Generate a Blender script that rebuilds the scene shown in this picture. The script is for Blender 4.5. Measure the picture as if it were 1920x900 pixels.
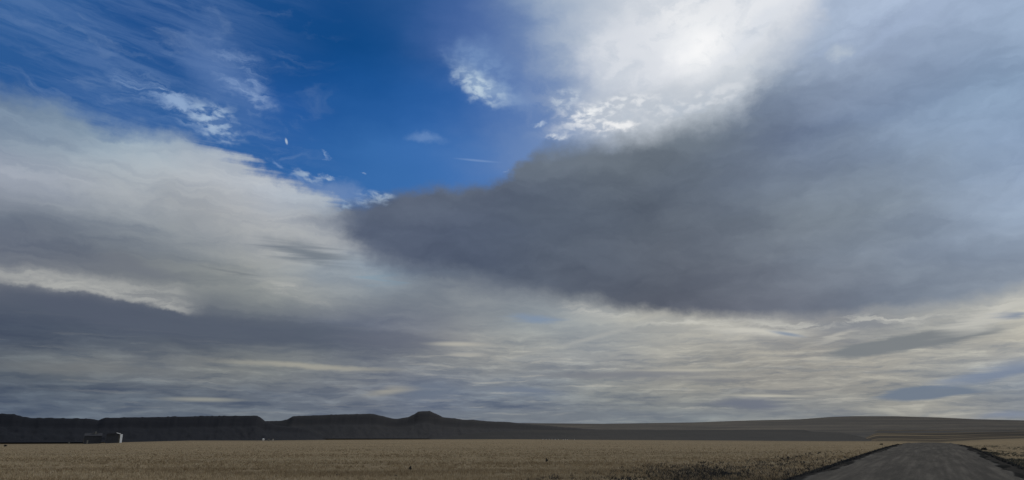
import bpy, bmesh, math, random
import numpy as np
from mathutils import Vector, noise as mnoise
random.seed(7); rng = np.random.default_rng(7)
for o in list(bpy.data.objects): bpy.data.objects.remove(o)
S = bpy.context.scene
C = S.collection

# ------------------------------------------------------------------ camera
HF = math.radians(75); F = 960 / math.tan(HF / 2)          # focal length in photo pixels
PITCH = math.atan((818 - 450) / F); EYE = 1.5
cd = bpy.data.cameras.new('camera'); cam = bpy.data.objects.new('camera', cd); C.objects.link(cam)
cam.location = (0, 0, EYE); cam.rotation_euler = (math.pi / 2 + PITCH, 0, 0)
cd.sensor_width = 36; cd.angle = HF; cd.clip_start = 0.1; cd.clip_end = 80000
S.camera = cam
S.render.resolution_x = 1024; S.render.resolution_y = 480

def P(x, y):
    """photo pixel -> (azimuth, elevation) in degrees"""
    dx = (np.asarray(x, float) - 960) / F; dy = (450 - np.asarray(y, float)) / F
    Y = math.cos(PITCH) - dy * math.sin(PITCH); Z = math.sin(PITCH) + dy * math.cos(PITCH)
    return np.degrees(np.arctan2(dx, Y)), np.degrees(np.arctan2(Z, np.hypot(dx, Y)))

# ------------------------------------------------------------------ view, sun
S.view_settings.view_transform = 'Standard'; S.view_settings.look = 'None'
S.view_settings.exposure = 0; S.view_settings.gamma = 1
SUN_AZ, SUN_EL = [float(v) for v in P(1290, 90)]
sd = bpy.data.lights.new('sun', 'SUN'); sd.energy = 1.5; sd.angle = math.radians(14); sd.color = (1, .95, .87)
so = bpy.data.objects.new('sun', sd); C.objects.link(so)
a, e = math.radians(SUN_AZ), math.radians(SUN_EL)
sdir = Vector((math.sin(a) * math.cos(e), math.cos(a) * math.cos(e), math.sin(e)))
so.rotation_euler = sdir.to_track_quat('Z', 'Y').to_euler(); so.location = (0, 0, 60)

# ------------------------------------------------------------------ sky
W = bpy.data.worlds.new('World'); W.use_nodes = True
nt = W.node_tree; nt.nodes.clear()
def lin(h):
    c = [int(h[i:i + 2], 16) / 255 for i in (0, 2, 4)]
    return [v / 12.92 if v <= .04045 else ((v + .055) / 1.055) ** 2.4 for v in c]
def put(sock, v):
    if isinstance(v, bpy.types.NodeSocket): nt.links.new(v, sock)
    elif v is not None:
        if hasattr(sock.default_value, '__len__') and not hasattr(v, '__len__'): v = (v, v, v)
        sock.default_value = v
def M(op, a, b=None, c=None, clamp=False):
    n = nt.nodes.new('ShaderNodeMath'); n.operation = op; n.use_clamp = clamp
    put(n.inputs[0], a); put(n.inputs[1], b)
    if c is not None: put(n.inputs[2], c)
    return n.outputs[0]
def VM(op, a, b=None, s=None):
    n = nt.nodes.new('ShaderNodeVectorMath'); n.operation = op
    put(n.inputs[0], a)
    if b is not None: put(n.inputs[1], b)
    if s is not None: put(n.inputs['Scale'], s)
    return n.outputs['Value'] if op in ('LENGTH', 'DOT_PRODUCT') else n.outputs[0]
def XYZ(x, y, z):
    n = nt.nodes.new('ShaderNodeCombineXYZ'); put(n.inputs[0], x); put(n.inputs[1], y); put(n.inputs[2], z); return n.outputs[0]
def MIX(f, a, b, mode='MIX'):
    n = nt.nodes.new('ShaderNodeMix'); n.data_type = 'RGBA'; n.blend_type = mode; n.clamp_factor = True
    put(n.inputs[0], f)
    for s, v in ((n.inputs[6], a), (n.inputs[7], b)):
        if not isinstance(v, bpy.types.NodeSocket) and len(v) == 3: v = list(v) + [1]
        put(s, v)
    return n.outputs[2]
def SS(v, lo, hi, a=0., b=1.):
    n = nt.nodes.new('ShaderNodeMapRange'); n.interpolation_type = 'SMOOTHSTEP'
    put(n.inputs[0], v); put(n.inputs[1], lo); put(n.inputs[2], hi); put(n.inputs[3], a); put(n.inputs[4], b)
    return n.outputs[0]
def NOISE(vec, scale, detail=4, rough=.55, color=False, dist=0):
    n = nt.nodes.new('ShaderNodeTexNoise'); put(n.inputs['Vector'], vec)
    n.inputs['Scale'].default_value = scale; n.inputs['Detail'].default_value = detail
    n.inputs['Roughness'].default_value = rough; n.inputs['Distortion'].default_value = dist
    return n.outputs['Color' if color else 'Fac']
def CURVE(fac, pts, vmax=40.):
    """pts: (azimuth, value); fac: azimuth mapped to 0..1"""
    n = nt.nodes.new('ShaderNodeFloatCurve'); cv = n.mapping.curves[0]
    pts = sorted(((p[0] + 60) / 120, p[1] / vmax) for p in pts)
    while len(cv.points) < len(pts): cv.points.new(.5, .5)
    for q, (u, v) in zip(cv.points, pts): q.location = (min(1, max(0, u)), min(1, max(0, v))); q.handle_type = 'AUTO_CLAMPED'
    n.mapping.update(); put(n.inputs['Value'], fac)
    return M('MULTIPLY', n.outputs[0], vmax)
def px_curve(fac, pts):
    q = [P(x, y) for x, y in pts]
    return CURVE(fac, [(float(a), float(e)) for a, e in q])

tc = nt.nodes.new('ShaderNodeTexCoord')
D = VM('NORMALIZE', tc.outputs['Generated'])
sp = nt.nodes.new('ShaderNodeSeparateXYZ'); put(sp.inputs[0], D); X, Y, Z = sp.outputs
AZ0 = M('MULTIPLY', M('ARCTAN2', X, Y), 57.29578)
EL0 = M('MULTIPLY', M('ARCSINE', Z), 57.29578)
# a flat cloud deck seen in perspective: streaks get thinner towards the horizon
den = M('ADD', M('MAXIMUM', Z, 0.), .07)
deck = XYZ(M('DIVIDE', X, den), M('DIVIDE', Y, den), 0.)
ang = XYZ(M('MULTIPLY', AZ0, .1), M('MULTIPLY', EL0, .26), 0.)     # streaky angular coordinates
rnd = XYZ(M('MULTIPLY', AZ0, .1), M('MULTIPLY', EL0, .13), 3.)      # rounder ones
w1 = VM('SUBTRACT', NOISE(ang, .8, 5, .55, True), (.5, .5, .5))
w2 = VM('SUBTRACT', NOISE(rnd, 3.2, 6, .62, True), (.5, .5, .5))
s1 = nt.nodes.new('ShaderNodeSeparateXYZ'); put(s1.inputs[0], w1)
s2 = nt.nodes.new('ShaderNodeSeparateXYZ'); put(s2.inputs[0], w2)
# warp shrinks towards the horizon, like the clouds do
ws = SS(EL0, 0., 18., .25, 1.)
def warped(a1, a2):
    ax = M('ADD', AZ0, M('MULTIPLY', ws, M('ADD', M('MULTIPLY', s1.outputs[0], a1 * 3), M('MULTIPLY', s2.outputs[0], a2 * 1.6))))
    ey = M('ADD', EL0, M('MULTIPLY', ws, M('ADD', M('MULTIPLY', s1.outputs[1], a1), M('MULTIPLY', s2.outputs[1], a2))))
    return ax, ey
AZ1, EL1 = warped(3.0, 1.6)      # soft interior
AZ2, EL2 = warped(1.2, 2.4)      # edges
sh = NOISE(XYZ(M('MULTIPLY', AZ0, .035), M('MULTIPLY', EL0, 1.5), 11.), 1., 6, .62)
sv = NOISE(XYZ(M('MULTIPLY', AZ0, .22), M('MULTIPLY', EL0, .5), 12.), 1., 6, .6)
AZ3 = M('ADD', AZ0, M('MULTIPLY', ws, M('MULTIPLY', M('SUBTRACT', sh, .5), 15.)))
EL3 = M('ADD', EL0, M('MULTIPLY', SS(EL0, 0., 18., .4, 1.), M('MULTIPLY', M('SUBTRACT', sv, .5), 1.5)))
U3 = M('DIVIDE', M('ADD', AZ3, 60.), 120.)
U1 = M('DIVIDE', M('ADD', AZ1, 60.), 120.); U2 = M('DIVIDE', M('ADD', AZ2, 60.), 120.)
A0, A1 = -46., 46.
R1 = M('DIVIDE', M('SUBTRACT', AZ1, A0), A1 - A0, clamp=True)

def field(samples, els, nst, ax=.42, sig=38., sat=1., con=1.):
    """smooth colour field over azimuth x elevation, from a few observed colours of the sky"""
    pts = [(x, y, lin(h)) for row in samples.split() for x, y, h in [row.split(',')] for x, y in [(float(x), float(y))]]
    px = np.array([p[0] for p in pts]); py = np.array([p[1] for p in pts]); col = np.array([p[2] for p in pts])
    col = col.mean(1, keepdims=True) * (1 - sat) + col * sat
    col = col ** con * .3 ** (1 - con)
    paz, pel = P(px, py); k = 57.3 / F
    out = None; prev = None
    for e in els:
        azs = np.linspace(A0, A1, nst)
        w = np.zeros((nst, len(px)))
        d2 = ((azs[:, None] - paz[None]) * ax / k) ** 2 + ((e - pel[None]) / k) ** 2
        w = np.exp(-d2 / (2 * sig ** 2)) + 1e-3 / (1 + d2 / sig ** 2) ** 2
        g = (w @ col) / w.sum(1, keepdims=True)
        n = nt.nodes.new('ShaderNodeValToRGB'); cr = n.color_ramp; cr.interpolation = 'B_SPLINE' if nst > 8 else 'EASE'
        for i in range(1, nst - 1): cr.elements.new(i / (nst - 1))
        for i in range(nst): cr.elements[i].color = list(g[i]) + [1]
        put(n.inputs[0], R1)
        if out is None: out = n.outputs[0]
        else: out = MIX(M('DIVIDE', M('SUBTRACT', EL1, prev), e - prev, clamp=True), out, n.outputs[0])
        prev = e
    return out

skyA = """0,0,2f5c96 0,45,3d689d 60,20,33609a 0,75,1a4d8d 100,70,1a4c8a 100,35,36629a 0,120,2a5991 100,120,2c5c98 200,60,27548f 200,130,2c5a95
 300,60,144686 300,20,20508c 300,100,1e4f8c 340,150,2b5893 420,70,2a5590 500,80,1f5190 550,30,144883 600,60,0f4681 620,20,184985 700,5,2a548c 450,20,1c4d88
 650,60,084480 700,60,094682 560,100,0c4885 560,160,1c5193 560,250,2b60a0 520,220,2558a0 650,300,3569a8 720,330,3b6dab 480,280,2c5f9e 700,150,1b5394
 780,80,20518d 800,200,2b5fa2 800,300,386cae 850,30,3f619a 900,60,4968a2 950,100,5270a8 950,200,4c71ac 1000,150,5978b0 1000,60,6c88b2 880,300,4473b2
 1050,0,8fa3bd 1060,100,93a7bd 950,290,6080b4 1000,240,6581b0 1030,200,5b7cb2 1040,150,6885b0 0,200,2b5895 200,200,2f5d99 400,250,36649f 0,165,2c5994
 1110,60,c5cdd9 1110,10,b7c1cd 1150,120,cdd3de 1200,40,d6dae1 1200,150,d4d8e0 1300,0,dfe2e7 1290,90,f6f7f8 1260,60,f2f3f5 1330,95,f1f2f4 1400,20,e6e8ec 1300,150,d0d5dc 1360,140,b9c3ce
 1450,50,bcc5d2 1380,110,d0d5dc 1200,200,bcc3cc 1100,190,a4b3c4 1300,200,a8b1ba 1500,0,e2e4e8 1550,10,c9cfda"""
skyC = """700,400,5a6880 640,400,5c6a82 800,360,626f82 800,450,4a5770 900,430,485671 900,500,4f5d73 740,470,546178 1000,350,5b687b 1000,300,6c7b8c 1000,450,556376 1000,550,5f6a7b
 1100,300,687482 1100,400,556275 1100,500,5a6476 1200,290,65717d 1200,350,596676 1200,450,576372 1200,580,555c6b 1300,250,6a7783 1300,350,5d6878 1300,450,616a78 1300,550,5a616f
 1400,200,68798c 1400,300,5f7088 1400,400,6a7686 1400,500,6b7483 1400,580,606676 1500,150,6d8099 1500,250,66789a 1500,400,75828f 1500,550,6a7180 1600,150,768ba6 1600,250,6d82a0
 1600,350,7b8a99 1600,450,7f8e9e 1600,570,6f798a 1700,80,88a0be 1700,200,778eb0 1700,350,8898a8 1700,450,8593a5 1700,550,768394 1800,100,8099b8 1800,200,7c98b8 1800,300,8299b6
 1800,400,8d9eb3 1800,500,7f90a5 1800,570,818d9c 1920,50,88a1c0 1920,150,82a0c0 1920,300,8ca6c8 1920,400,94a9c4 1920,500,8699ae 1920,560,9097a0 1440,60,95abc5 1500,90,9db0cb
 1560,90,a3b4cf 1600,50,93aac9 1700,20,9fb3d1 1650,40,a4b6d2 1850,10,9db2d0 1500,30,a8b7cc 1560,30,9fb2cd 1400,130,8fa0b5"""
skyB = """0,190,71849c 0,250,7b8c9f 0,300,8f9aa8 0,340,a3a6b2 0,400,7f8893 0,450,666e7d 0,480,5f6778 0,512,8c9092 0,545,565d6e 0,600,4c5567 0,650,505a6a 0,690,696f74 0,720,55606f 0,750,4e596c 0,775,6b7480
 100,200,73899f 100,250,8896a5 100,300,98a3ae 100,350,a0a6b0 100,400,858d96 100,440,6b7380 100,480,5f6676 100,515,a0a2a2 100,550,5a6070 100,620,4e5868 100,690,6d7274 100,730,505b6a 100,775,5f6a78
 200,235,8ca0b0 200,280,9fabb5 200,330,a2a9b1 200,380,9aa0a6 200,430,747c87 200,480,6a7078 200,565,555c6c 200,620,525b6a 200,690,74787c 200,740,5b6471 200,775,67707c
 300,255,98a9b8 300,300,a3acb5 300,350,a1a6ac 300,400,8b9298 300,450,7a828c 300,500,7b8085 300,590,586070 300,640,545d6b 300,680,72777d 300,720,5d6571 300,775,6a727c
 400,300,a8b0ba 400,350,a8abaf 400,400,a1a4a7 400,450,8f959a 400,500,7d8385 400,550,83888a 450,600,59616f 400,650,5b636f 420,690,8c8d88 400,730,626a75 400,775,6c747e
 500,340,b2b8c1 500,380,b0b2b4 500,430,aaacad 500,480,a6a8a7 500,520,9a9d9c 500,570,7d8386 500,620,5a6270 500,685,8d8f8a 500,740,5a6475 500,775,777d83
 600,370,97a5b5 600,400,9ba1aa 600,440,a0a4a8 600,530,a5a8a7 600,560,8e9294 620,600,6a7280 600,640,5c6573 600,690,7d8287 600,720,666d79 600,760,6c7480
 650,450,9a9fa5 680,520,8696a6 700,550,82888e 700,600,6c7382 700,650,666c79 720,690,6e747f 720,730,8b8b88 760,730,6b7584 700,770,676f7c
 800,560,7d858e 850,570,858a8f 800,620,6d7381 860,650,999a98 800,680,7f8387 800,730,66728a 800,760,6b7484 900,560,7a818b 900,600,8a8f93 900,640,a0a09c 900,700,8a8c8c 900,740,7e858c 900,780,6f7680
 1000,610,8e989f 1000,640,979895 1000,700,8a8d90 1000,735,717d8e 1000,770,7a7f86 1100,590,a0a3a3 1100,640,91979c 1100,680,8a8e93 1100,730,8d908e 1100,780,747b83
 1200,610,a9a9a4 1200,650,9b9c99 1200,690,8f9090 1200,740,8a8c8b 1200,780,777e84 1300,610,b0afa8 1300,640,9c9b97 1300,690,999892 1300,740,979690 1300,780,7e858a
 1400,620,b0afaa 1400,660,9a9994 1400,700,918f8b 1400,780,8a8d8e 1500,640,908f8e 1500,680,9d9b95 1500,720,979590 1500,770,82868a
 1600,605,8a8c90 1600,680,a29f97 1600,730,94928d 1600,770,8c8e8e 1700,600,8d9094 1700,680,9b9a96 1700,760,969690 1800,590,aeafaa 1800,665,a4a29b 1800,700,8e9394 1800,765,a09c93
 1900,570,b9b8b1 1900,630,b1aea4 1900,670,a8a69f 1900,700,7d8ba0 1900,740,8c9092 1920,770,848c96 1700,630,8c8f90"""
fA = field(skyA, list(np.linspace(13, 37, 10)), 24, .8, 36.)
fB = field(skyB, list(np.concatenate([np.linspace(.5, 14, 15), np.linspace(15.5, 30, 8)])), 22, .42, 20., 1., 1.14)
fC = field(skyC, list(np.linspace(7, 37, 10)), 18, .75, 42., .78, 1.06)

# clear air: the Nishita sky, graded by the observed deep blue
ns = nt.nodes.new('ShaderNodeTexSky'); ns.sky_type = 'NISHITA'; ns.sun_disc = False
ns.sun_elevation = math.radians(SUN_EL); ns.sun_rotation = math.radians(SUN_AZ)
col = fA
# thin cirrus wisps on the blue
cn = NOISE(XYZ(M('MULTIPLY', AZ1, .06), M('MULTIPLY', EL1, .22), 9.), 2.4, 9, .62, dist=.8)
cir = SS(cn, .50, .78, 0., .30)
leftish = SS(AZ0, -14., -22., 0., 1.)
col = MIX(M('MULTIPLY', cir, leftish), col, lin('8fa6c6'))

def blob(col, x, y, rx, ry, rot, hexc, alpha, soft=.6, warp=1, streak=0., gain=1., hi=.75):
    """one soft-edged patch of cloud at a direction in the sky; streak>0 breaks it up with noise"""
    a0, e0 = [float(v) for v in P(x, y)]
    a1, _ = P(x + 10, y); _, e1 = P(x, y - 10)
    ka = (float(a1) - a0) / 10; ke = (float(e1) - e0) / 10
    if warp == 1 and y > 420: warp = 3 if ry > 5 else 0
    A, E = (AZ2, EL2) if warp == 1 else (AZ3, EL3) if warp == 3 else ((AZ1, EL1) if warp == 2 else (AZ0, EL0))
    c, s = math.cos(math.radians(rot)), math.sin(math.radians(rot))
    u = M('DIVIDE', M('SUBTRACT', A, a0), ka); v = M('DIVIDE', M('SUBTRACT', E, e0), ke)
    p = M('DIVIDE', M('ADD', M('MULTIPLY', u, c), M('MULTIPLY', v, s)), rx)
    q = M('DIVIDE', M('SUBTRACT', M('MULTIPLY', v, c), M('MULTIPLY', u, s)), ry)
    r = M('SQRT', M('ADD', M('MULTIPLY', p, p), M('MULTIPLY', q, q)))
    m = SS(r, 1. + soft * .4, 1. - soft, 0., alpha)
    if streak: m = M('MULTIPLY', m, SS(fine if streak == 1 else puff, .5 - .1, hi, 0., 1.), clamp=True)
    return MIX(m, col, [v * gain for v in lin(hexc)])
fine = NOISE(XYZ(M('MULTIPLY', AZ2, .07), M('MULTIPLY', EL2, .36), 5.), 3.2, 8, .6, dist=.6)
puff = NOISE(XYZ(M('MULTIPLY', AZ0, .11), M('MULTIPLY', EL0, .2), 2.), 8.0, 5, .5, dist=.3)

# wisps in the blue gap
vl = NOISE(XYZ(M('MULTIPLY', AZ3, .045), M('ADD', M('MULTIPLY', EL3, .5), M('MULTIPLY', AZ0, .06)), 21.), 1.5, 8, .6)
col = MIX(M('MULTIPLY', SS(AZ0, -16., -30.), SS(vl, .40, .68, 0., .30)), col, lin('6f8cb9'))
col = blob(col, 420, 140, 110, 62, -38, '5f7eb0', .55, .8, 1)
col = blob(col, 460, 150, 70, 50, -45, '86a0c8', .8, .6, 1, 1, 1, .72)
col = blob(col, 480, 190, 28, 26, -30, '8aa3c8', .6, .9, 1, 2, 1, .62)
col = blob(col, 330, 195, 110, 28, -18, '8aa4c8', 1., .9, 1, 1, 1, .62)
col = blob(col, 400, 225, 55, 30, -30, '9db4d0', 1., .9, 1, 2, 1, .6)
col = blob(col, 250, 170, 100, 22, -22, '6d8bb8', .7, .9, 1, 1, 1, .65)
col = blob(col, 900, 110, 60, 40, -10, '7391bd', .6, 1., 1)
col = blob(col, 905, 140, 75, 50, -30, '7f9cc4', .6, 1., 1, 2, 1, .62)
col = blob(col, 905, 158, 66, 28, -28, '9db4ce', .7, 1., 1, 0)
col = blob(col, 900, 162, 55, 24, -28, 'b9cbdb', 1., 1., 1, 2, 1, .62)
col = blob(col, 960, 185, 50, 26, -20, '7f9ac2', .5, 1., 1)
col = blob(col, 985, 275, 60, 60, 30, '6a87b6', .5, 1., 1)
col = blob(col, 800, 258, 40, 12, 0, '6f90c0', .6, .9, 1)
col = blob(col, 895, 301, 42, 2.4, -4, '7694c2', .6, .8, 0)
col = blob(col, 537, 265, 2.6, 6.5, 20, 'a9bace', .9, .7, 0)
col = blob(col, 600, 291, 8, 4, -30, '7f9bc4', .7, 1., 1)
col = blob(col, 675, 322, 6, 2.5, 0, '8aa3c8', .7, 1., 1)
col = blob(col, 620, 360, 80, 26, -8, '6c88b4', .8, .8, 1)

# left and lower cloud deck
AZ4 = M('ADD', AZ2, M('MULTIPLY', M('SUBTRACT', sh, .5), 6.)); U4 = M('DIVIDE', M('ADD', AZ4, 60.), 120.)
topB = px_curve(U4, [(-200, 120), (0, 160), (90, 180), (170, 205), (215, 225), (300, 238), (370, 255), (430, 285), (470, 310), (520, 330), (560, 345), (600, 362), (650, 385), (720, 420), (850, 470), (1100, 500), (1500, 520), (1950, 520)])
mB = SS(M('SUBTRACT', topB, EL2), -.4, SS(AZ0, -34., -18., 1.6, .7))
colB = fB
tex = NOISE(XYZ(M('MULTIPLY', AZ2, .05), M('MULTIPLY', EL2, .30), 1.), 2.2, 9, .6, dist=.5)
low = SS(EL0, 11., 4., 0., 1.)
# lower streaks: bright rims and darker undersides, from the deck seen in perspective
st = NOISE(XYZ(M('MULTIPLY', AZ3, .06), M('MULTIPLY', EL3, .60), 7.), 2.3, 9, .56)
st2 = NOISE(XYZ(M('MULTIPLY', AZ3, .05), M('MULTIPLY', EL3, .85), 17.), 3.6, 8, .55)
colB = MIX(M('MULTIPLY', low, SS(st, .52, .66, 0., .62)), colB, VM('MULTIPLY', colB, (1.32, 1.30, 1.24)))
colB = MIX(M('MULTIPLY', low, SS(st, .47, .34, 0., .62)), colB, VM('MULTIPLY', colB, (.66, .71, .82)))
colB = VM('MULTIPLY', colB, XYZ(*[SS(tex, .25, .75, lo, hi) for lo, hi in ((.84, 1.16), (.86, 1.14), (.90, 1.10))]))
lowr = M('MULTIPLY', SS(EL0, 10., 6.), M('MULTIPLY', SS(AZ0, -14., 2., .25, 1.), SS(EL0, .6, 2.)))
lump = NOISE(XYZ(M('MULTIPLY', AZ2, .10), M('MULTIPLY', EL2, .62), 51.), 3.0, 7, .58, dist=.3)
colB = MIX(M('MULTIPLY', low, SS(lump, .50, .64, 0., .34)), colB, VM('MULTIPLY', colB, (1.28, 1.27, 1.22)))
colB = MIX(M('MULTIPLY', low, SS(lump, .49, .36, 0., .36)), colB, VM('MULTIPLY', colB, (.70, .75, .84)))
colB = MIX(M('MULTIPLY', lowr, SS(st2, .57, .66, 0., .30)), colB, lin('c2bfb4'))
lump = NOISE(XYZ(M('MULTIPLY', AZ2, .10), M('MULTIPLY', EL2, .62), 51.), 3.0, 7, .58, dist=.3)
colB = MIX(M('MULTIPLY', low, SS(lump, .50, .64, 0., .34)), colB, VM('MULTIPLY', colB, (1.28, 1.27, 1.22)))
colB = MIX(M('MULTIPLY', low, SS(lump, .49, .36, 0., .36)), colB, VM('MULTIPLY', colB, (.70, .75, .84)))
colB = MIX(M('MULTIPLY', lowr, SS(st2, .43, .34, 0., .3)), colB, lin('727780'))
col = MIX(mB, col, colB)
# features of the lower deck
lowE = px_curve(U2, [(-300, 500), (0, 527), (100, 540), (200, 556), (300, 576), (380, 594), (500, 600), (1900, 600)])
dE = M('SUBTRACT', EL2, lowE)
wl = M('MULTIPLY', M('MULTIPLY', SS(dE, -.1, .3), SS(dE, SS(AZ0, -40., -26., 1.5, 2.6), .2)), SS(AZ2, -24.5, -27.5))
col = MIX(M('MULTIPLY', wl, SS(fine, .30, .6, .35, .9)), col, lin('b4b5b1'))
dk = M('MULTIPLY', M('MULTIPLY', SS(dE, .15, -.8), SS(dE, -5.5, -1.)), SS(AZ2, -8., -20.))
col = MIX(M('MULTIPLY', dk, SS(tex, .3, .7, .25, .6)), col, lin('505a68'))
col = blob(col, 150, 575, 260, 34, -9, '525a6b', .7, .9, 2)
col = blob(col, 250, 495, 120, 14, -8, '6c727d', .6, .9, 2)
col = blob(col, 420, 508, 25, 6, -8, '747a80', .6, .9, 1)
col = blob(col, 580, 475, 80, 20, -6, '69737f', .8, .9, 1)
col = blob(col, 560, 545, 90, 14, -12, 'b3b4b0', .6, .9, 1, 1, 1, .6)
col = blob(col, 420, 620, 330, 34, -2, '565e6d', .7, 1., 2)
col = blob(col, 740, 640, 130, 26, 0, '646a78', .7, 1., 2)
col = blob(col, 860, 645, 60, 5, 0, 'b5b2a8', .8, .9, 1)
col = blob(col, 875, 665, 40, 4, 0, 'a8a6a0', .8, .9, 1)
col = blob(col, 570, 686, 190, 6, -2, 'a19f95', .85, .9, 1)
col = blob(col, 150, 690, 180, 14, 0, '777a7b', .6, .9, 2)
col = blob(col, 380, 749, 80, 5, 0, '94958f', .8, .9, 1)
col = blob(col, 725, 733, 50, 9, 8, '9c9a92', .8, .9, 1)
col = blob(col, 800, 735, 70, 22, 4, '687384', .75, .9, 1)
col = blob(col, 970, 733, 90, 9, -4, '6f7a8b', .8, .9, 1)
col = blob(col, 1000, 597, 48, 10, -2, '7f90a6', .9, .9, 1)
col = blob(col, 700, 520, 36, 12, -12, '8599a8', .8, .9, 1)
col = blob(col, 1110, 634, 75, 5, 14, 'b0b0ab', .45, .9, 1)
col = blob(col, 1200, 703, 190, 8, 0, '7a7d84', .8, .9, 1)
col = blob(col, 1330, 712, 80, 6, 0, '777a80', .7, .9, 1)
col = blob(col, 1300, 694, 120, 3, -1, 'b3b0a5', .7, .9, 1)
col = blob(col, 1410, 757, 72, 13, -2, '6d7380', .9, .7, 1)
col = blob(col, 1440, 742, 90, 3, -2, 'b7b4a8', .8, .9, 1)
col = blob(col, 1610, 609, 90, 13, 3, '868a90', .8, .8, 1)
col = blob(col, 1690, 644, 165, 17, 6, '7a7f83', .95, .3, 1)
col = blob(col, 1560, 632, 60, 5.5, 12, 'bab8b0', .6, .9, 1)
col = blob(col, 1730, 738, 100, 15, 2, '6e7a8a', .95, .3, 1)
col = blob(col, 1860, 700, 120, 17, 9, '78859a', .85, .7, 1)
col = blob(col, 1905, 590, 42, 8, 0, '7b889c', .9, .7, 1)
col = blob(col, 1890, 778, 70, 7, 3, '7b869a', .7, .9, 1)
col = blob(col, 1100, 780, 420, 12, 0, '747b83', .6, .9, 0)
col = blob(col, 1845, 600, 110, 14, 12, 'c0bfb8', .8, .9, 1)
col = blob(col, 1420, 622, 90, 9, -6, 'c6c4bb', .9, .9, 1)
col = blob(col, 1475, 626, 35, 4, -12, '7d8ca0', .8, .9, 1)

# the big dark cloud
topC = px_curve(U2, [(540, 440), (600, 392), (640, 374), (690, 362), (740, 350), (850, 344), (930, 338), (965, 322), (990, 295), (1020, 270), (1060, 258), (1200, 250), (1260, 232), (1320, 215), (1380, 180), (1430, 110), (1480, 50), (1530, -20), (1600, -120), (1950, -160)])
botC = px_curve(U2, [(560, 440), (620, 450), (670, 490), (720, 520), (800, 535), (880, 540), (960, 562), (1100, 575), (1200, 590), (1300, 598), (1480, 602), (1600, 596), (1750, 588), (1850, 570), (1930, 550), (2100, 530)])
wC = CURVE(U2, [(-60, 1.), (-12, 1.5), (-6, 1.1), (0, 1.1), (4, 1.8), (12, 2.0), (20, 2.8), (30, 4.), (60, 4.)], 10.)
mCt = SS(M('SUBTRACT', topC, EL2), M('MULTIPLY', wC, -.35), wC)
wb = CURVE(U2, [(-60, 2.8), (-12, 2.8), (0, 2.4), (6, 1.6), (14, 1.1), (60, 1.6)], 10.)
mCb = SS(M('SUBTRACT', EL2, botC), M('MULTIPLY', wb, -.3), wb)
mL = SS(AZ2, -19.5, -12.5)
# bright rim under it
rim = M('MULTIPLY', SS(M('ABSOLUTE', M('SUBTRACT', M('SUBTRACT', EL2, botC), -.25)), .9, 0.), SS(AZ0, 1., 7.))
col = MIX(M('MULTIPLY', rim, SS(fine, .44, .64, .0, .6)), col, lin('c9c8c0'))
# white puffs where the sun lights its upper edge
col = blob(col, 1190, 105, 120, 72, -8, 'dadee5', .75, .45, 1)
col = blob(col, 1215, 205, 190, 34, 8, 'bdc5d0', .65, .9, 1)
soft = NOISE(XYZ(M('MULTIPLY', AZ2, .07), M('MULTIPLY', EL2, .18), 4.), 1.6, 5, .5, dist=.4)
colC = VM('MULTIPLY', fC, XYZ(*[SS(soft, .25, .75, lo, hi) for lo, hi in ((.84, 1.14), (.85, 1.13), (.88, 1.11))]))
mot = NOISE(XYZ(M('MULTIPLY', AZ2, .08), M('MULTIPLY', EL2, .20), 31.), 3.4, 8, .6, dist=.6)
colC = VM('MULTIPLY', colC, XYZ(*[SS(mot, .28, .72, lo, hi) for lo, hi in ((.94, 1.06), (.945, 1.055), (.95, 1.05))]))
mC = M('MULTIPLY', M('MULTIPLY', mCt, mCb), mL)
col = MIX(mC, col, colC)
col = blob(col, 1410, 22, 150, 46, 20, 'e4e7ec', .85, .9, 1)
col = blob(col, 1320, 85, 75, 60, 30, 'eceef1', .7, .9, 1)
col = blob(col, 1420, 55, 150, 20, 28, 'd9dee6', .8, .9, 1)
col = blob(col, 1296, 96, 60, 34, 30, 'f8f8f9', .85, 1., 1)
# pale veils over its right shoulder
col = blob(col, 1560, 85, 110, 16, 20, 'a3b3cc', .55, 1., 1, 2, 1, .7)
col = blob(col, 1700, 45, 160, 14, 12, 'a3b4cf', .5, 1., 1, 0)
col = blob(col, 1570, 98, 25, 12, 20, 'b9c4d0', .6, 1., 1, 0)
for bx, by, brx, bry, r, h, al in ((1110, 218, 75, 24, 10, 'f0f2f4', 1.), (1060, 190, 36, 20, 20, 'ced8e2', .9), (1150, 240, 62, 13, -4, 'f1f1f2', .95), (1300, 195, 100, 22, 12, 'dfe2e6', .9),
        (1190, 195, 60, 18, 0, 'e8eaed', .8), (1040, 256, 26, 8, 8, 'dde3ea', .9), (1000, 232, 14, 5, -10, 'b9c8dc', .8), (1355, 180, 45, 22, 20, 'd0d5dc', .6)):
    col = blob(col, bx, by, brx, bry, r, h, al * .88, .9, 1, 2, 1, .64)
col = blob(col, 1175, 238, 30, 7, -5, 'f4f4f4', .8, .9, 1)
for bx, by, brx, bry, r, h in ((575, 328, 34, 10, -14, 'a7bace'), (610, 328, 24, 6, -4, 'b0c2d4'), (700, 366, 40, 13, 0, 'b5c6d6'), (650, 380, 18, 12, 0, '9db2c8'), (535, 320, 40, 6, -28, '7f9cc8'), (955, 325, 10, 3, 8, 'b5c6da')):
    col = blob(col, bx, by, brx, bry, r, h, .75, .9, 1, 2, 1, .64)
bil = NOISE(XYZ(M('MULTIPLY', AZ2, .1), M('MULTIPLY', EL2, .16), 41.), 2.6, 8, .6, dist=.5)
ba, be = [float(v) for v in P(1240, 90)]
bm_ = M('MULTIPLY', SS(M('ABSOLUTE', M('SUBTRACT', AZ0, ba)), 15., 7.), SS(EL0, 23., 27.))
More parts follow.
